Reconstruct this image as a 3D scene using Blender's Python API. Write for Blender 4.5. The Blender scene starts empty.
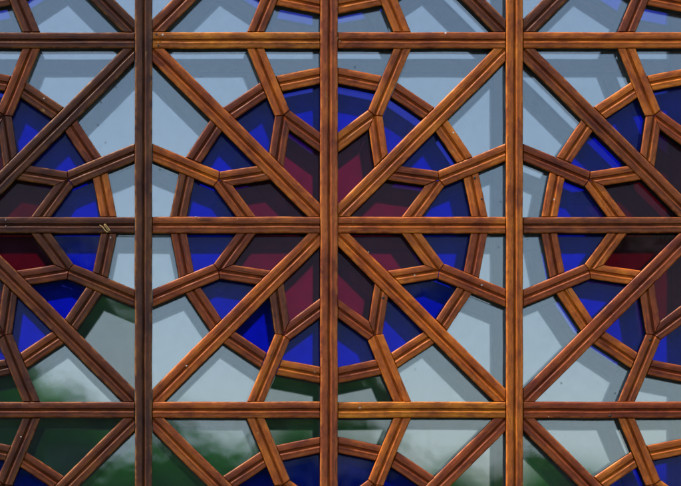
import bpy, bmesh, math, random
from mathutils import Vector, Matrix, noise

rnd = random.Random(11)
scene = bpy.context.scene
COL = scene.collection
MM = 0.001
# one pixel of the 681 x 486 photograph is one millimetre on the lattice plane;
# plan coordinates below are (x right, z up) in millimetres, depth y away from the viewer
def px(x, y): return (x - 340.5, 243.0 - y)
CX, CZ = px(329.0, 224.9)
SX, SZ = 185.5, 184.9           # pitch of the lattice
UX, UZ = SX / 185.2, SZ / 185.2

# ------------------------------------------------------------------ materials
def new_mat(name):
    m = bpy.data.materials.new(name); m.use_nodes = True
    nt = m.node_tree; nt.nodes.clear()
    out = nt.nodes.new('ShaderNodeOutputMaterial')
    return m, nt, out
def N(nt, typ, **kw):
    n = nt.nodes.new(typ)
    for k, v in kw.items():
        if k.startswith('i_'):
            n.inputs[k[2:].replace('_', ' ')].default_value = v
        else: setattr(n, k, v)
    return n
def L(nt, a, b): nt.links.new(a, b)
def math_(nt, op, a, b=None, clamp=False):
    n = nt.nodes.new('ShaderNodeMath'); n.operation = op; n.use_clamp = clamp
    for i, v in enumerate((a, b)):
        if v is None: continue
        if isinstance(v, (int, float)): n.inputs[i].default_value = v
        else: L(nt, v, n.inputs[i])
    return n.outputs[0]
def maprange(nt, v, a, b, c=0., d=1.):
    n = nt.nodes.new('ShaderNodeMapRange'); n.clamp = True
    L(nt, v, n.inputs['Value'])
    for k, x in (('From Min', a), ('From Max', b), ('To Min', c), ('To Max', d)): n.inputs[k].default_value = x
    return n.outputs[0]
def mixc(nt, f, a, b, mode='MIX'):
    n = nt.nodes.new('ShaderNodeMix'); n.data_type = 'RGBA'; n.blend_type = mode
    for s, v in ((n.inputs[0], f), (n.inputs[6], a), (n.inputs[7], b)):
        if isinstance(v, (int, float)): s.default_value = v
        elif isinstance(v, tuple): s.default_value = v
        else: L(nt, v, s)
    return n.outputs[2]

def wood_material():
    m, nt, out = new_mat('varnished_wood')
    tc = N(nt, 'ShaderNodeTexCoord'); oi = N(nt, 'ShaderNodeObjectInfo')
    # every bar samples its own stretch of timber
    off = N(nt, 'ShaderNodeCombineXYZ')
    r1 = math_(nt, 'MULTIPLY', oi.outputs['Random'], 37.0)
    r2 = math_(nt, 'MULTIPLY', oi.outputs['Random'], 91.0)
    L(nt, r1, off.inputs[0]); L(nt, r2, off.inputs[1]); L(nt, r1, off.inputs[2])
    add = N(nt, 'ShaderNodeVectorMath', operation='ADD')
    L(nt, tc.outputs['Object'], add.inputs[0]); L(nt, off.outputs[0], add.inputs[1])
    P = add.outputs[0]
    def stretched(sx, sy, sz):
        n = N(nt, 'ShaderNodeVectorMath', operation='MULTIPLY')
        L(nt, P, n.inputs[0]); n.inputs[1].default_value = (sx, sy, sz)
        return n.outputs[0]
    def nz(vec, scale, detail=4, rough=.55, dist=0.):
        n = N(nt, 'ShaderNodeTexNoise')
        L(nt, vec, n.inputs['Vector']); n.inputs['Scale'].default_value = scale
        n.inputs['Detail'].default_value = detail; n.inputs['Roughness'].default_value = rough
        n.inputs['Distortion'].default_value = dist
        return n.outputs['Fac']
    grain = nz(stretched(1, 20, 20), 46, 8, .70, .3)        # long fibres
    pores = nz(stretched(1, 14, 14), 130, 3, .6)
    broad = nz(stretched(1, 1.7, 1.7), 30, 6, .68)           # stain patches
    fine = nz(stretched(1, 1, 1), 420, 3, .6)
    mott = nz(stretched(1, 1.6, 1.6), 70, 4, .65)
    base = oi.outputs['Color']
    dark = mixc(nt, 1.0, base, (.40, .29, .36, 1), 'MULTIPLY')
    lite = mixc(nt, 1.0, base, (1.55, 1.95, 1.6, 1), 'MULTIPLY')
    c = mixc(nt, maprange(nt, broad, .34, .54), dark, base)
    c = mixc(nt, maprange(nt, broad, .54, .70, 0, .7), c, lite)
    c = mixc(nt, maprange(nt, grain, .36, .58, .32, 0.), c, dark)
    c = mixc(nt, maprange(nt, grain, .56, .72, 0, .45), c, lite)
    c = mixc(nt, maprange(nt, pores, .55, .66, 0., .62), c, mixc(nt, 1., base, (.25, .18, .18, 1), 'MULTIPLY'))
    c = mixc(nt, maprange(nt, mott, .53, .68, 0., .45), c, dark)
    # rubbed arrises: bare paler timber, broken up by noise
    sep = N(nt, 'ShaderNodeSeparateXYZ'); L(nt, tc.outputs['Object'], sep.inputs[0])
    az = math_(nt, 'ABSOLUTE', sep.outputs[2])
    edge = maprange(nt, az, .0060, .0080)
    wear = math_(nt, 'MULTIPLY', edge, maprange(nt, nz(stretched(1, 1, 1), 85, 4, .6), .45, .58))
    worn = mixc(nt, .5, mixc(nt, 1., base, (2.2, 2.6, 2.2, 1), 'MULTIPLY'), (.34, .14, .03, 1))
    c = mixc(nt, math_(nt, 'MULTIPLY', wear, .55), c, worn)
    # a few blotches of ochre lichen and perished varnish, short hairline checks along the grain
    blot = maprange(nt, nz(stretched(1, 1, 1), 33, 7, .72), .665, .72)
    c = mixc(nt, math_(nt, 'MULTIPLY', blot, .65), c, (.40, .20, .05, 1))
    chk = maprange(nt, nz(stretched(1, 26, 26), 24, 2, .5, .25), .69, .72)
    c = mixc(nt, math_(nt, 'MULTIPLY', chk, .8), c, (.012, .006, .004, 1))
    # bar sides beside the glass: their shade is painted into the colour
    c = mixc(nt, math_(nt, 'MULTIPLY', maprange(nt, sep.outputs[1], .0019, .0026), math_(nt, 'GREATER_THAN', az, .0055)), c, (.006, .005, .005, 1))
    # pale specks of old paint and grit
    vo = N(nt, 'ShaderNodeTexVoronoi'); L(nt, P, vo.inputs['Vector']); vo.inputs['Scale'].default_value = 85
    sep2 = N(nt, 'ShaderNodeSeparateColor'); L(nt, vo.outputs['Color'], sep2.inputs[0])
    sp = math_(nt, 'MULTIPLY', math_(nt, 'LESS_THAN', vo.outputs['Distance'], .085),
               math_(nt, 'GREATER_THAN', sep2.outputs[0], .965))
    c = mixc(nt, math_(nt, 'MULTIPLY', sp, .75), c, (.50, .44, .38, 1))
    b = N(nt, 'ShaderNodeBsdfPrincipled'); L(nt, c, b.inputs['Base Color'])
    L(nt, maprange(nt, mott, .3, .7, .30, .58), b.inputs['Roughness'])
    b.inputs['Specular IOR Level'].default_value = .20
    h = math_(nt, 'ADD', math_(nt, 'MULTIPLY', grain, .6), math_(nt, 'ADD', math_(nt, 'MULTIPLY', fine, .25), math_(nt, 'MULTIPLY', mott, .9)))
    bp = N(nt, 'ShaderNodeBump'); bp.inputs['Strength'].default_value = .55; bp.inputs['Distance'].default_value = .0012
    L(nt, h, bp.inputs['Height']); L(nt, bp.outputs[0], b.inputs['Normal'])
    L(nt, b.outputs[0], out.inputs[0])
    return m

def pane_material(name, tint, gloss, dust, dust_col, rough=.012, mot=.95):
    """thin cast glass: tinted see-through body, mirror-like skin, a film of dust"""
    m, nt, out = new_mat(name)
    tc = N(nt, 'ShaderNodeTexCoord'); oi = N(nt, 'ShaderNodeObjectInfo')
    off = N(nt, 'ShaderNodeVectorMath', operation='ADD')
    L(nt, tc.outputs['Object'], off.inputs[0])
    cmb = N(nt, 'ShaderNodeCombineXYZ'); r = math_(nt, 'MULTIPLY', oi.outputs['Random'], 53.)
    for i in range(3): L(nt, r, cmb.inputs[i])
    L(nt, cmb.outputs[0], off.inputs[1]); P = off.outputs[0]
    def nz(scale, detail=3, rough_=.55):
        n = N(nt, 'ShaderNodeTexNoise'); L(nt, P, n.inputs['Vector'])
        n.inputs['Scale'].default_value = scale; n.inputs['Detail'].default_value = detail
        n.inputs['Roughness'].default_value = rough_
        return n.outputs['Fac']
    tr = N(nt, 'ShaderNodeBsdfTransparent')
    var = mixc(nt, maprange(nt, nz(95, 6, .72), .34, .62, 0, 1), tuple(v * mot for v in tint[:3]) + (1,), tint)
    L(nt, mixc(nt, 1., var, oi.outputs['Color'], 'MULTIPLY'), tr.inputs[0])
    gl = N(nt, 'ShaderNodeBsdfGlossy'); gl.inputs['Roughness'].default_value = rough
    gl.inputs['Color'].default_value = (.93, .97, 1., 1)
    bp = N(nt, 'ShaderNodeBump'); bp.inputs['Strength'].default_value = .10; bp.inputs['Distance'].default_value = .001
    L(nt, nz(24, 2), bp.inputs['Height']); L(nt, bp.outputs[0], gl.inputs['Normal'])
    mx = N(nt, 'ShaderNodeMixShader'); mx.inputs[0].default_value = gloss
    L(nt, tr.outputs[0], mx.inputs[1]); L(nt, gl.outputs[0], mx.inputs[2])
    df = N(nt, 'ShaderNodeBsdfDiffuse'); df.inputs['Color'].default_value = dust_col
    f = math_(nt, 'MULTIPLY', maprange(nt, nz(60, 6, .7), .34, .70, .72, 1.3), dust)
    f = math_(nt, 'MULTIPLY', f, maprange(nt, nz(330, 2), .3, .7, .75, 1.25))
    vo = N(nt, 'ShaderNodeTexVoronoi'); L(nt, P, vo.inputs['Vector']); vo.inputs['Scale'].default_value = 70
    sc_ = N(nt, 'ShaderNodeSeparateColor'); L(nt, vo.outputs['Color'], sc_.inputs[0])
    spot = math_(nt, 'MULTIPLY', maprange(nt, vo.outputs['Distance'], .04, .10, 1, 0), math_(nt, 'GREATER_THAN', sc_.outputs[1], .90))
    mx2 = N(nt, 'ShaderNodeMixShader'); L(nt, f, mx2.inputs[0])
    L(nt, mx.outputs[0], mx2.inputs[1]); L(nt, df.outputs[0], mx2.inputs[2])
    d2 = N(nt, 'ShaderNodeBsdfDiffuse'); d2.inputs['Color'].default_value = (.05, .055, .06, 1)
    mx3 = N(nt, 'ShaderNodeMixShader'); L(nt, math_(nt, 'MULTIPLY', spot, .5), mx3.inputs[0])
    L(nt, mx2.outputs[0], mx3.inputs[1]); L(nt, d2.outputs[0], mx3.inputs[2])
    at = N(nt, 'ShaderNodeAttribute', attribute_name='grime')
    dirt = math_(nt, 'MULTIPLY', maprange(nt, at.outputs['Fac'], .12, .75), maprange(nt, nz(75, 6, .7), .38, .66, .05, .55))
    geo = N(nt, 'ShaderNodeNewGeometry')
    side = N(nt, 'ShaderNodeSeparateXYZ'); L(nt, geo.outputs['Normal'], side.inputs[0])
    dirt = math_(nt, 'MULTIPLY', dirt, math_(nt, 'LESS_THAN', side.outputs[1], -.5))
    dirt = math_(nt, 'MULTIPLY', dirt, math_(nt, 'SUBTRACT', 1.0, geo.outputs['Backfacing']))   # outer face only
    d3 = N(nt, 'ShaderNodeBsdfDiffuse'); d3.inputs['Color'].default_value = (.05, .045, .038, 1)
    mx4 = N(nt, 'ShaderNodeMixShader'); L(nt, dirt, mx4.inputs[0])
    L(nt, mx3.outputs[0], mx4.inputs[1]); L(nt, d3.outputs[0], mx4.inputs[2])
    L(nt, mx4.outputs[0], out.inputs[0])
    return m

def plain(name, col, rough=.6, metal=0., scale=40, amt=.35):
    m, nt, out = new_mat(name)
    tc = N(nt, 'ShaderNodeTexCoord'); n = N(nt, 'ShaderNodeTexNoise')
    L(nt, tc.outputs['Object'], n.inputs['Vector']); n.inputs['Scale'].default_value = scale; n.inputs['Detail'].default_value = 5
    c = mixc(nt, maprange(nt, n.outputs['Fac'], .3, .7), tuple(v * (1 - amt) for v in col) + (1,), tuple(min(1, v * (1 + amt)) for v in col) + (1,))
    b = N(nt, 'ShaderNodeBsdfPrincipled'); L(nt, c, b.inputs['Base Color'])
    b.inputs['Roughness'].default_value = rough; b.inputs['Metallic'].default_value = metal
    L(nt, b.outputs[0], out.inputs[0])
    return m

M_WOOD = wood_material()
M_CLEAR = pane_material('clear_glass', (.955, .955, .94, 1), .066, .015, (.40, .47, .49, 1), mot=.965)
M_BLUE = pane_material('cobalt_glass', (.31, .34, 1.0, 1), .009, .066, (.02, .05, .78, 1), mot=.90)
M_RED = pane_material('ruby_glass', (.86, .13, .48, 1), .008, .060, (.19, .065, .115, 1), mot=.84)

def rear_material():
    m, nt, out = new_mat('mirrored_glazing')
    tc = N(nt, 'ShaderNodeTexCoord')
    n = N(nt, 'ShaderNodeTexNoise'); L(nt, tc.outputs['Object'], n.inputs['Vector']); n.inputs['Scale'].default_value = 9; n.inputs['Detail'].default_value = 2
    bp = N(nt, 'ShaderNodeBump'); bp.inputs['Strength'].default_value = .06; bp.inputs['Distance'].default_value = .001
    L(nt, n.outputs['Fac'], bp.inputs['Height'])
    gl = N(nt, 'ShaderNodeBsdfGlossy'); gl.inputs['Roughness'].default_value = .015
    gl.inputs['Color'].default_value = (1., .96, .99, 1); L(nt, bp.outputs[0], gl.inputs['Normal'])
    df = N(nt, 'ShaderNodeBsdfDiffuse'); df.inputs['Color'].default_value = (.012, .014, .018, 1)
    mx = N(nt, 'ShaderNodeMixShader'); mx.inputs[0].default_value = .205
    L(nt, df.outputs[0], mx.inputs[1]); L(nt, gl.outputs[0], mx.inputs[2])
    L(nt, mx.outputs[0], out.inputs[0])
    return m
M_REAR = rear_material()

# ------------------------------------------------------------------ helpers
def link(name, me, mat, parent=None):
    o = bpy.data.objects.new(name, me); COL.objects.link(o)
    if mat: me.materials.append(mat)
    if parent: o.parent = parent
    return o

win = bpy.data.objects.new('lattice_window', None); COL.objects.link(win)
win['label'] = 'carved wooden lattice window of interlaced eight pointed stars glazed with blue, red and clear glass'
win['category'] = 'window'; win['kind'] = 'thing'

def srgb(c):
    return tuple((v / 255 / 12.92 if v <= 10 else ((v / 255 + .055) / 1.055) ** 2.4) for v in c)
GAIN = (1.20, .98, .26)
def wood_col(rgb):
    l = srgb(rgb); return (min(.62, l[0] * GAIN[0]), min(.5, l[1] * GAIN[1]), min(.4, l[2] * GAIN[2]), 1)
DARK, PURP, MED, RED_, ORA, YEL = (98, 50, 34), (94, 52, 37), (138, 70, 36), (118, 55, 36), (158, 84, 36), (176, 104, 40)

def pick_colour(x, y, kind):
    """measured tone of the timber near a photo position (stained darker on the left)"""
    spots = {
        'rail': [((70, 41), DARK), ((235, 41), YEL), ((420, 41), MED), ((610, 41), ORA),
                 ((60, 225), (94, 48, 38)), ((235, 225), (122, 62, 36)), ((420, 225), (140, 72, 36)), ((610, 225), (108, 55, 40)),
                 ((60, 410), (112, 56, 38)), ((235, 410), (146, 74, 36)), ((420, 410), YEL), ((610, 410), (128, 58, 36))],
        'diag': [((50, 130), (92, 48, 36)), ((235, 130), (150, 76, 34)), ((420, 130), (164, 88, 38)), ((610, 130), (120, 60, 36)),
                 ((50, 320), (112, 56, 36)), ((235, 320), (150, 76, 34)), ((420, 320), (156, 80, 32)), ((610, 320), (128, 60, 38)),
                 ((235, 0), (120, 60, 40)), ((420, 0), (88, 44, 32)), ((50, 0), (88, 46, 36)), ((610, 0), (92, 46, 34)),
                 ((235, 500), (128, 64, 38)), ((420, 500), (124, 58, 38)), ((50, 500), (112, 58, 38)), ((610, 500), (116, 54, 36))],
    }
    if kind in spots:
        return min(spots[kind], key=lambda s: (s[0][0] - x) ** 2 + (s[0][1] - y) ** 2)[1]
    t = max(0., min(1., (x - 60) / 260))
    pool = ([DARK, RED_, MED, (104, 54, 36), DARK] if rnd.random() > t else [MED, ORA, RED_, ORA, (128, 62, 36)])
    return pool[rnd.randrange(len(pool))]

# ------------------------------------------------------------------ lattice plan
def line_edge(p, d, half, side_pt):
    """half-plane: keep what lies beyond the edge of a bar through p along d, on side_pt's side"""
    n = Vector((-d.y, d.x)); 
    if (side_pt - p).dot(n) < 0: n = -n
    return (p + n * half, n)

def bar_profile(h):
    """(u across, depth) of a moulded bar: two flats, a quirk and a bead"""
    T = 18.0
    return [(-h, T), (-h, 1.5), (-h + .25, .7), (-h + .8, .2), (-h + 1.6, .0), (-h * .62, .22), (-4.0, .2), (-3.3, -.12), (-2.5, -.2), (-1.8, .1), (-1.0, .95), (0., 2.3),
            (.35, 2.8), (1.05, 2.8), (1.25, .8), (1.55, .15), (2.1, .0), (h * .62, .05), (h - 1.5, .0), (h - .7, .2), (h - .22, .7), (h, 1.5), (h, T)]

counter = [0]
def make_bar(name, a, b, half, clips, col, proud=0., nm=0):
    a = Vector(a); b = Vector(b)
    d = (b - a).normalized()
    if d.x < -1e-6 or (abs(d.x) <= 1e-6 and d.y < 0): a, b, d = b, a, -d
    if abs(d.x) < 1e-3: d = Vector((0, 1))
    n = Vector((-d.y, d.x)); mid = (a + b) / 2; half_len = (b - a).length / 2
    prof = bar_profile(half)
    clips = [(q + m * rnd.uniform(0, .12) if name not in ('upright',) and i >= nm else q, m) for i, (q, m) in enumerate(clips)]
    a = a + n * rnd.uniform(-.4, .4); b = b + n * rnd.uniform(-.4, .4); half += rnd.uniform(-.25, .25)
    prof = bar_profile(half)
    counter[0] += 1; sd = counter[0] * 7.31
    def span(u):
        s0, s1 = -half_len - 60, half_len + 60
        for q, m in clips:
            den = d.dot(m)
            if abs(den) < 1e-6: continue
            s = (q - mid - n * u).dot(m) / den
            if den > 0: s0 = max(s0, s)
            else: s1 = min(s1, s)
        return s0, s1
    spans = [span(u) for u, _ in prof]
    full = max(s1 - s0 for s0, s1 in spans)
    NS = max(6, int(full / 4))
    bm = bmesh.new(); rings = []
    ya = rnd.uniform(-.35, .35); yb = rnd.uniform(-.35, .35)
    stations = [0.0, .75 / full] + [k / NS for k in range(1, NS)] + [1 - .75 / full, 1.0]
    NS = len(stations) - 1
    for k, t in enumerate(stations):
        ring = []
        for (u, y), (s0, s1) in zip(prof, spans):
            s = s0 + (s1 - s0) * t
            if k in (0, NS) and y < 5: y = y + 1.7
            wob = noise.noise(Vector((s * .022 + sd, u * .02, sd))) * .45
            chip = 0.; dy = 0.
            if abs(u) > half - 1.7 and y < 2:
                e = noise.noise(Vector((s * .16 + sd, u, 3.3)))
                chip = (.10 * e - .9 * max(0, e - .42)) * (1 if u > 0 else -1)
            if y < 5:
                dy = noise.noise(Vector((s * .05 + sd, u * .25, 8.1))) * .22 + ya + (yb - ya) * t
            ring.append(bm.verts.new((s * MM, (y - proud + dy) * MM, (u + wob + chip) * MM)))
        rings.append(ring)
    m = len(prof)
    for k in range(NS):
        for i in range(m):
            j = (i + 1) % m
            bm.faces.new((rings[k][i], rings[k + 1][i], rings[k + 1][j], rings[k][j]))
    bm.faces.new(rings[0]); bm.faces.new(list(reversed(rings[-1])))
    bmesh.ops.recalc_face_normals(bm, faces=bm.faces)
    me = bpy.data.meshes.new(name); bm.to_mesh(me); bm.free()
    for p in me.polygons: p.use_smooth = True
    me.set_sharp_from_angle(angle=math.radians(38))
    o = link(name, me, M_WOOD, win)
    ang = math.atan2(d.y, d.x)
    o.location = (mid.x * MM, 0, mid.y * MM); o.rotation_euler = (0, -ang, 0)
    v = rnd.uniform(.80, 1.14) * max(.66, min(1.06, .66 + (mid.x + 340.5 - 90) / 240 * .40))
    c = wood_col(col); o.color = (c[0] * v, c[1] * v, c[2] * v, 1)
    return o

def in_view(pts, margin=34):
    xs = [p.x for p in pts]; zs = [p.y for p in pts]
    return max(xs) > -340.5 - margin and min(xs) < 340.5 + margin and max(zs) > -243 - 14 and min(zs) < 243 + margin + 8

HU, HR, HD, HRI, HS, HRA = 8.6, 8.0, 8.6, 8.05, 7.75, 8.05
GAP = .12
# uprights
UPC = {-2: DARK, -1: PURP, 0: (128, 64, 38), 1: (168, 90, 36), 2: ORA}
zt, zb = CZ + 1.35 * SZ, CZ - 1.35 * SZ - 90
for k in range(-2, 3):
    x = CX + k * SX
    o = make_bar('upright', (x, -360), (x, 400), HU, [(Vector((0, -360)), Vector((0, 1))), (Vector((0, 400)), Vector((0, -1)))], UPC[k], proud=.9)
    if k == -1: o['label'] = 'upright stained almost black with a purple sheen'
    if k == 1: o['label'] = 'honey orange upright with worn varnish'
# rails, cell by cell between the uprights
for j in range(-2, 3):
    z = CZ + j * SZ
    for i in range(-2, 2):
        xa, xb = CX + i * SX, CX + (i + 1) * SX
        if not in_view([Vector((xa, z - 9)), Vector((xb, z + 9))]): continue
        clips = [(Vector((xa + HU + GAP, 0)), Vector((1, 0))), (Vector((xb - HU - GAP, 0)), Vector((-1, 0)))]
        xm, ym = (xa + xb) / 2 + 340.5, 243 - z
        make_bar('rail', (xa, z), (xb, z), HR, clips, pick_colour(xm, ym, 'rail'), proud=rnd.uniform(.2, .6))

R0, RP, RS = 152.0, 119.2, 76.5
c8, s8 = math.cos(math.pi / 8), math.sin(math.pi / 8)

def octant_map(ci, cj, k):
    """maps canonical (along axis a, across b) of octant k at star (ci,cj) into plan millimetres"""
    ox, oz = CX + ci * SX, CZ + cj * SZ
    q = k // 2
    def f(a, b):
        if k % 2: x, z = b, a
        else: x, z = a, b
        for _ in range(q): x, z = -z, x
        return Vector((ox + x * UX, oz + z * UZ))
    return f

PANES = []
stars = [(i, j) for i in (-2, 0, 2) for j in (-2, 0, 2)]
seen_diag = set()
for (ci, cj) in stars:
    # diagonals: four per star, corner to corner of a cell
    for q in range(4):
        f = octant_map(ci, cj, q * 2)
        O, K = f(0, 0), f(185.2, 185.2)
        key = (round((O.x + K.x)), round((O.y + K.y)))
        d = (K - O).normalized()
        if not in_view([O, K]): continue
        if min(abs(O.x), abs(K.x)) > 520: continue
        sx = 1 if K.x > O.x else -1; sz = 1 if K.y > O.y else -1
        clips = [(Vector((O.x + sx * (HU + GAP), 0)), Vector((sx, 0))), (Vector((0, O.y + sz * (HR + GAP))), Vector((0, sz))),
                 (Vector((K.x - sx * (HU + GAP), 0)), Vector((-sx, 0))), (Vector((0, K.y - sz * (HR + GAP))), Vector((0, -sz)))]
        mid = (O + K) / 2
        make_bar('diagonal_bar', O, K, HD, clips, pick_colour(mid.x + 340.5, 243 - mid.y, 'diag'), proud=rnd.uniform(-.1, .3))
    for k in range(8):
        f = octant_map(ci, cj, k)
        # is this octant inside the built cells?
        cen = f(120, 50)
        if abs(cen.x - CX - .0) > 2 * SX or abs(cen.y - CZ) > 2 * SZ: continue
        O, S0, Sd, P = f(0, 0), f(RS, 0), f(RS * .70711, RS * .70711), f(RP * c8, RP * s8)
        A0, Am, Ad = f(R0, 0), f(R0 * c8, R0 * s8), f(R0 * .70711, R0 * .70711)
        Nn, Q, K = f(185.2, 0), f(185.2, 185.2 * s8 / c8), f(185.2, 185.2)
        axis = (Nn - O).normalized(); diag = (K - O).normalized(); rad = (Q - P).normalized(); cross = (K - Nn).normalized()
        ax_vert = abs(axis.x) < .5
        h_ax = HU if ax_vert else HR
        h_cr = HR if ax_vert else HU
        e_axis = lambda p: line_edge(O, axis, h_ax + GAP, p)
        e_diag = lambda p: line_edge(O, diag, HD + GAP, p)
        e_rad = lambda p: line_edge(P, rad, HRA + GAP, p)
        e_cross = lambda p: line_edge(Nn, cross, h_cr + GAP, p)
        def bis(p, d1, d2, g=.03):
            """mitre at p between the bar leaving along d1 and its neighbour along d2"""
            m = (d1 - d2).normalized()
            return (p + m * g, m)
        ds0 = (S0 - P).normalized(); dsd = (Sd - P).normalized()
        def bar(name, a, b, half, clips, lead, proud):
            if in_view([a, b]):
                m = (a + b) / 2
                make_bar(name, a, b, half, clips, pick_colour(m.x + 340.5, 243 - m.y, 'small'), proud=proud, nm=lead)
        bar('radial_bar', P, Q, HRA, [bis(P, rad, ds0), bis(P, rad, dsd), e_cross(P)], 2, rnd.uniform(-.5, -.1))
        bar('star_bar', P, S0, HS, [bis(P, ds0, rad), bis(P, ds0, dsd), e_axis(P)], 2, rnd.uniform(-.7, -.3))
        bar('star_bar', P, Sd, HS, [bis(P, dsd, rad), bis(P, dsd, ds0), e_diag(P)], 2, rnd.uniform(-.7, -.3))
        bar('ring_bar', A0, Am, HRI, [e_axis(Am), e_rad(A0)], 0, rnd.uniform(-.8, -.4))
        bar('ring_bar', Am, Ad, HRI, [e_rad(Ad), e_diag(Am)], 0, rnd.uniform(-.8, -.4))
        PANES += [('red_pane', [O, S0, P, Sd]), ('blue_pane', [S0, A0, Am, P]), ('blue_pane', [P, Am, Ad, Sd]),
                  ('clear_pane', [A0, Nn, Q, Am]), ('clear_pane', [Am, Q, K, Ad])]

# ------------------------------------------------------------------ glass
# measured lean of some panes (photo position -> degrees nodding down, turning right)
LEAN = [((55, 440), (1.7, 0)), ((105, 320), (1.2, -.3)), ((165, 462), (1.6, 0)), ((287, 392), (1.0, 0)), ((290, 430), (.8, 0)), ((360, 388), (1.0, 0)),
        ((15, 390), (1.2, 0)), ((405, 115), (2.6, 0)), ((60, 300), (2.2, 0)), ((80, 250), (1.6, 0)), ((420, 295), (2.0, 0)),
        ((25, 245), (2.6, 0)), ((640, 245), (2.6, 0)), ((275, 330), (2.2, 0)), ((60, 375), (.0, 0)), ((480, 325), (-.1, 0)),
        ((215, 440), (-.1, .2)), ((410, 440), (-.3, 0)), ((580, 440), (-.2, 0)), ((100, 465), (.5, 0)), ((480, 465), (.2, 0)), ((540, 460), (.6, 0)),
        ((215, 375), (-.2, 0)), ((440, 380), (.15, 0)), ((585, 380), (-.3, 0)), ((170, 330), (-.3, 0)), ((545, 330), (-.3, 0))]
MATS = {'red_pane': M_RED, 'blue_pane': M_BLUE, 'clear_pane': M_CLEAR}
def inset(poly, dist):
    c = sum(poly, Vector((0, 0))) / len(poly); out = []
    n = len(poly)
    def eline(i):
        a, b = poly[i], poly[(i + 1) % n]; d = (b - a).normalized(); m = Vector((-d.y, d.x))
        if (c - a).dot(m) < 0: m = -m
        return a + m * dist, d
    for i in range(n):
        (p, d), (q, e) = eline(i - 1), eline(i)
        den = d.x * e.y - d.y * e.x
        t = ((q.x - p.x) * e.y - (q.y - p.y) * e.x) / den
        out.append(p + d * t)
    return out
for name, poly in PANES:
    if not in_view(poly): continue
    pts = inset(poly, 4.0)
    c = sum(pts, Vector((0, 0))) / len(pts)
    px_, py_ = c.x + 340.5, 243 - c.y
    near = min(LEAN, key=lambda s: math.hypot(s[0][0] - px_, s[0][1] - py_))
    if math.hypot(near[0][0] - px_, near[0][1] - py_) < 24: nod, turn = near[1]
    else: nod, turn = rnd.gauss(-.15, .28), rnd.gauss(0, .4)
    bm = bmesh.new(); th = 1.0
    f = [bm.verts.new(((p.x - c.x) * MM, -th * MM, (p.y - c.y) * MM)) for p in pts]
    b = [bm.verts.new(((p.x - c.x) * MM, th * MM, (p.y - c.y) * MM)) for p in pts]
    inn = [bm.verts.new(((p.x - c.x) * MM, -th * MM, (p.y - c.y) * MM)) for p in inset(poly, 11.5)]
    bm.faces.new(inn); bm.faces.new(list(reversed(b)))
    for i in range(len(pts)):
        j = (i + 1) % len(pts); bm.faces.new((f[i], f[j], inn[j], inn[i]))
    for i in range(len(pts)):
        j = (i + 1) % len(pts); bm.faces.new((f[i], b[i], b[j], f[j]))
    bmesh.ops.recalc_face_normals(bm, faces=bm.faces)
    me = bpy.data.meshes.new(name); bm.to_mesh(me); bm.free()
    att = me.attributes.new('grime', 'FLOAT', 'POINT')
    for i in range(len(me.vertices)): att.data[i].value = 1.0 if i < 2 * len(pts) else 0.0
    o = link(name, me, MATS[name], win)
    o.location = (c.x * MM, .0152, c.y * MM)
    if name == 'red_pane':          # the ruby glass is uneven: brightest above the middle, brown-black in the outer stars
        v = rnd.uniform(.91, .98)
        if 150 < px_ < 510:
            if py_ < 205 and abs(px_ - 329) < 36: v = 1.
            o.color = (v, v, v, 1)
        else:
            v *= .84; o.color = (v, v * .9, v * .72, 1)
    elif name == 'blue_pane':
        v = rnd.uniform(.95, 1.); o.color = (v, v, v, 1)
    o.rotation_euler = (math.radians(nod), 0, math.radians(turn))

# sheet of reflective glazing behind the lattice
def box(name, x0, x1, y0, y1, z0, z1, mat, parent=None):
    bm = bmesh.new(); bmesh.ops.create_cube(bm, size=1)
    cx, cy, cz = (x0 + x1) / 2, (y0 + y1) / 2, (z0 + z1) / 2
    for v in bm.verts: v.co = Vector((v.co.x * (x1 - x0), v.co.y * (y1 - y0), v.co.z * (z1 - z0)))
    bmesh.ops.bevel(bm, geom=bm.edges[:], offset=.0008, segments=1, affect='EDGES')
    me = bpy.data.meshes.new(name); bm.to_mesh(me); bm.free()
    o = link(name, me, mat, parent); o.location = (cx, cy, cz); return o
GAPY = .0735
box('rear_pane', -.62, .62, GAPY, GAPY + .006, -.60, .75, M_REAR, win)

# nails and small finds on the wood
M_NAIL = plain('rusty_iron', (.012, .008, .007), .9, 0, 900)
M_FLECK = plain('old_white_paint', (.40, .37, .32), .7, 0, 900, .15)
M_STRAW = plain('dry_straw', (.34, .19, .05), .6, 0, 400)
def nail(x, y, r=1.3):
    X, Z = px(x, y); bm = bmesh.new()
    bmesh.ops.create_uvsphere(bm, u_segments=14, v_segments=8, radius=r * MM)
    for v in bm.verts: v.co.y *= .45
    me = bpy.data.meshes.new('nail_head'); bm.to_mesh(me); bm.free()
    for p in me.polygons: p.use_smooth = True
    o = link('nail_head', me, M_NAIL, win); o.location = (X * MM, -.0006, Z * MM)
for x, y in ((156.5, 34.5), (158.3, 45.6), (610, 408 + 8), (474.5, 178), (481.5, 199), (383, 304 - 6), (650, 340)): nail(x, y, rnd.uniform(.9, 1.4))
def fleck(x, y, w, h):
    X, Z = px(x, y); bm = bmesh.new(); n = 11
    c0 = bm.verts.new((0, -.00045, 0)); ring = []
    for k in range(n):
        a = 2 * math.pi * k / n; r = rnd.uniform(.6, 1.1)
        ring.append(bm.verts.new((math.cos(a) * w * .5 * r * MM, .0009, math.sin(a) * h * .5 * r * MM)))
    for k in range(n): bm.faces.new((c0, ring[k], ring[(k + 1) % n]))
    bm.faces.new(ring)
    bmesh.ops.recalc_face_normals(bm, faces=bm.faces)
    me = bpy.data.meshes.new('paint_fleck'); bm.to_mesh(me); bm.free()
    o = link('paint_fleck', me, M_FLECK, win); o.location = (X * MM, -.0005, Z * MM)
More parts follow.
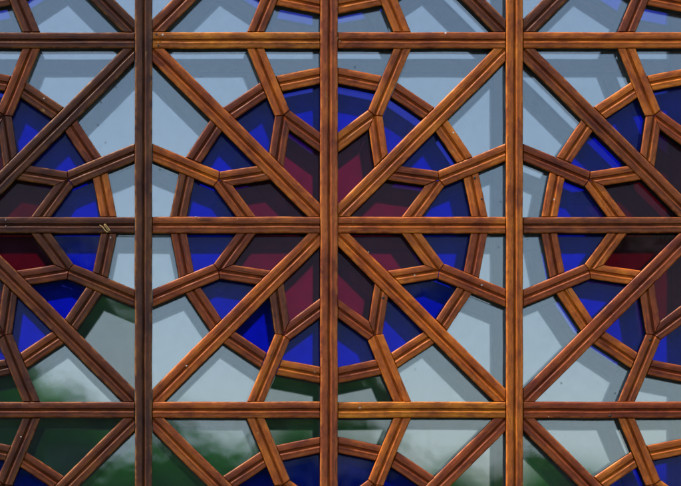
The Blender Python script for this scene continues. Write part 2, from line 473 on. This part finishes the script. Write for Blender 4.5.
for a in ((5.8, 219.5, 1.4, 5.5), (5.8, 226, 1.3, 1.4), (237.5, 219, 1.3, 4), (110.6, 237.6, 1.7, 1.7), (414.8, 275.3, 2.4, 1.5), (186.5, 366, 2.2, 1.8),
          (548.5, 416.8, 2.2, 1.6), (21, 437, 1.3, 1.6), (194, 402.6, 2., 1.1), (44, 98.5, 1.7, 1.8), (151, 207.4, 1.2, 1.2), (52, 122, 1.5, 1.5),
          (340, 41, 2.4, 1.), (337.5, 38, 1., 2.2), (368.5, 252, 1.2, 1.), (196, 216.8, 3., .9)): fleck(*a)

# folded wisp of dry straw caught on the middle rail
pts = [(99.5, 225.2), (102, 226.6), (105.0, 230.5), (107.2, 232.4), (108.6, 231.0), (106.3, 228.0), (104.2, 224.9), (105.2, 224.5), (107.5, 227.4), (110, 230.8)]
cu = bpy.data.curves.new('straw_wisp', 'CURVE'); cu.dimensions = '3D'; cu.bevel_depth = .00052; cu.bevel_resolution = 2
sp = cu.splines.new('POLY'); sp.points.add(len(pts) - 1)
bx, bz = px(105, 230)
for p, (x, y) in zip(sp.points, pts):
    X, Z = px(x, y); p.co = ((X - bx) * MM, rnd.uniform(-.0004, .0006), (Z - bz) * MM, 1)
tmp = bpy.data.objects.new('straw_tmp', cu); COL.objects.link(tmp)
dg = bpy.context.evaluated_depsgraph_get()
me = bpy.data.meshes.new_from_object(tmp.evaluated_get(dg)); bpy.data.objects.remove(tmp)
me.name = 'straw_wisp'; me.materials.clear()
st = link('straw_wisp', me, M_STRAW); st.location = (bx * MM, -.0012, bz * MM)
st['label'] = 'folded wisp of pale dry straw caught on the wooden rail beside blue glass'
st['category'] = 'straw'

# ------------------------------------------------------------------ what the glass mirrors: garden trees and ground in front of the window
FOOT = px(150, 685)
CAMX, CAMZ, D = FOOT[0] * MM, FOOT[1] * MM, 3.0
GZ = CAMZ - 1.6
def leaf_mat():
    m, nt, out = new_mat('leaves')
    oi = N(nt, 'ShaderNodeTexCoord'); n = N(nt, 'ShaderNodeTexNoise'); n.inputs['Scale'].default_value = 1.7; n.inputs['Detail'].default_value = 6
    L(nt, oi.outputs['Object'], n.inputs['Vector'])
    c = mixc(nt, maprange(nt, n.outputs['Fac'], .35, .65), (.014, .120, .010, 1), (.045, .210, .018, 1))
    b = N(nt, 'ShaderNodeBsdfPrincipled'); L(nt, c, b.inputs['Base Color']); b.inputs['Roughness'].default_value = .75; b.inputs['Specular IOR Level'].default_value = .15
    tl = N(nt, 'ShaderNodeBsdfTranslucent'); L(nt, mixc(nt, 1., c, (.6, .55, .95, 1), 'MULTIPLY'), tl.inputs[0])
    ad = N(nt, 'ShaderNodeAddShader'); L(nt, b.outputs[0], ad.inputs[0]); L(nt, tl.outputs[0], ad.inputs[1])
    L(nt, ad.outputs[0], out.inputs[0]); return m
SKYLINE = [(-1.9, 2.75), (-1.4, 2.7), (-1.05, 2.5), (-.4, 2.15), (0, 2.38), (.3, 2.2), (.7, 2.0), (1.1, 2.25), (1.5, 2.0), (2.0, 1.66), (2.4, 1.84), (3.0, 1.60), (3.5, 1.86), (4.0, 1.58), (5.0, 1.75)]
def trees():
    bm = bmesh.new(); r = random.Random(5)
    def top(X):       # tree line height above the camera, by place
        h = SKYLINE[0][1]
        for (xa, ha), (xb, hb) in zip(SKYLINE, SKYLINE[1:]):
            if xa <= X < xb: h = ha + (hb - ha) * (X - xa) / (xb - xa)
        if X >= SKYLINE[-1][0]: h = SKYLINE[-1][1] + .2 * math.sin(X * 2.3)
        if X < SKYLINE[0][0]: h += .25 * math.sin(X * 2.1)
        h += .05 * math.sin(X * 13) + .04 * math.sin(X * 29)
        return h
    for k in range(46000):
        X = r.uniform(-9, 13); H = top(X) + 1.6
        z = GZ + H * (1 - r.random() ** 1.6 * .98) + r.gauss(0, .05)
        Y = -25 + r.uniform(-2.2, 2.2)
        c = Vector((X, Y, z)); s = r.uniform(.11, .22)
        a = Vector((r.gauss(0, 1), r.gauss(0, 1), r.gauss(0, 1))).normalized(); b = a.cross(Vector((r.gauss(0, 1), r.gauss(0, 1), r.gauss(0, 1)))).normalized()
        bm.faces.new([bm.verts.new(c + a * s), bm.verts.new(c + b * s * .55), bm.verts.new(c - a * s), bm.verts.new(c - b * s * .55)])
    me = bpy.data.meshes.new('far_trees'); bm.to_mesh(me); bm.free()
    o = link('far_trees', me, leaf_mat()); o['kind'] = 'stuff'
    o['label'] = 'dark green garden trees mirrored in the lower panes'; o['category'] = 'trees'
trees()
bm = bmesh.new(); bmesh.ops.create_grid(bm, x_segments=8, y_segments=8, size=200)
me = bpy.data.meshes.new('ground'); bm.to_mesh(me); bm.free()
g = link('ground', me, plain('garden_ground', (.05, .06, .035), .9, 0, 2)); g.location = (0, 0, GZ); g['kind'] = 'structure'

# ------------------------------------------------------------------ light
SUN_EL, SUN_AZ = math.radians(64), math.radians(-97)      # high on the left, raking along the face of the window
dir_to_sun = Vector((math.sin(SUN_AZ) * math.cos(SUN_EL), math.cos(SUN_AZ) * math.cos(SUN_EL), math.sin(SUN_EL)))
sun = bpy.data.lights.new('sun', 'SUN'); sun.energy = 3.0; sun.angle = math.radians(.5); sun.color = (1, .95, .87)
so = bpy.data.objects.new('sun', sun); COL.objects.link(so)
so.rotation_euler = dir_to_sun.to_track_quat('Z', 'Y').to_euler(); so.location = (0, 10, 12)
w = bpy.data.worlds.new('World'); scene.world = w; w.use_nodes = True
nt = w.node_tree; nt.nodes.clear()
sky = nt.nodes.new('ShaderNodeTexSky'); sky.sky_type = 'NISHITA'; sky.sun_disc = False
sky.sun_elevation = SUN_EL; sky.sun_rotation = SUN_AZ; sky.air_density = 1.0; sky.dust_density = 1.4; sky.ozone_density = 1.5
bg = nt.nodes.new('ShaderNodeBackground'); bg.inputs[1].default_value = .15
wo = nt.nodes.new('ShaderNodeOutputWorld')
nt.links.new(sky.outputs[0], bg.inputs[0]); nt.links.new(bg.outputs[0], wo.inputs[0])

# ------------------------------------------------------------------ camera: below and left of the window, film plane parallel to it (rising front)
cam = bpy.data.cameras.new('camera'); co = bpy.data.objects.new('camera', cam); COL.objects.link(co)
co.location = (CAMX, -D, CAMZ); co.rotation_euler = (math.radians(90), 0, 0)
cam.sensor_width = 36; cam.lens = 36 * D / .681
cam.shift_x = -CAMX / .681; cam.shift_y = -CAMZ / .681
cam.clip_start = .05; cam.clip_end = 600
cam.dof.use_dof = True; cam.dof.focus_distance = D; cam.dof.aperture_fstop = cam.lens / 36.0
scene.camera = co
scene.view_settings.view_transform = 'Standard'; scene.view_settings.look = 'None'
scene.view_settings.exposure = 1.55; scene.view_settings.gamma = 1
cy = scene.cycles
cy.max_bounces = 12; cy.transparent_max_bounces = 24; cy.glossy_bounces = 6; cy.diffuse_bounces = 4
cy.caustics_reflective = True
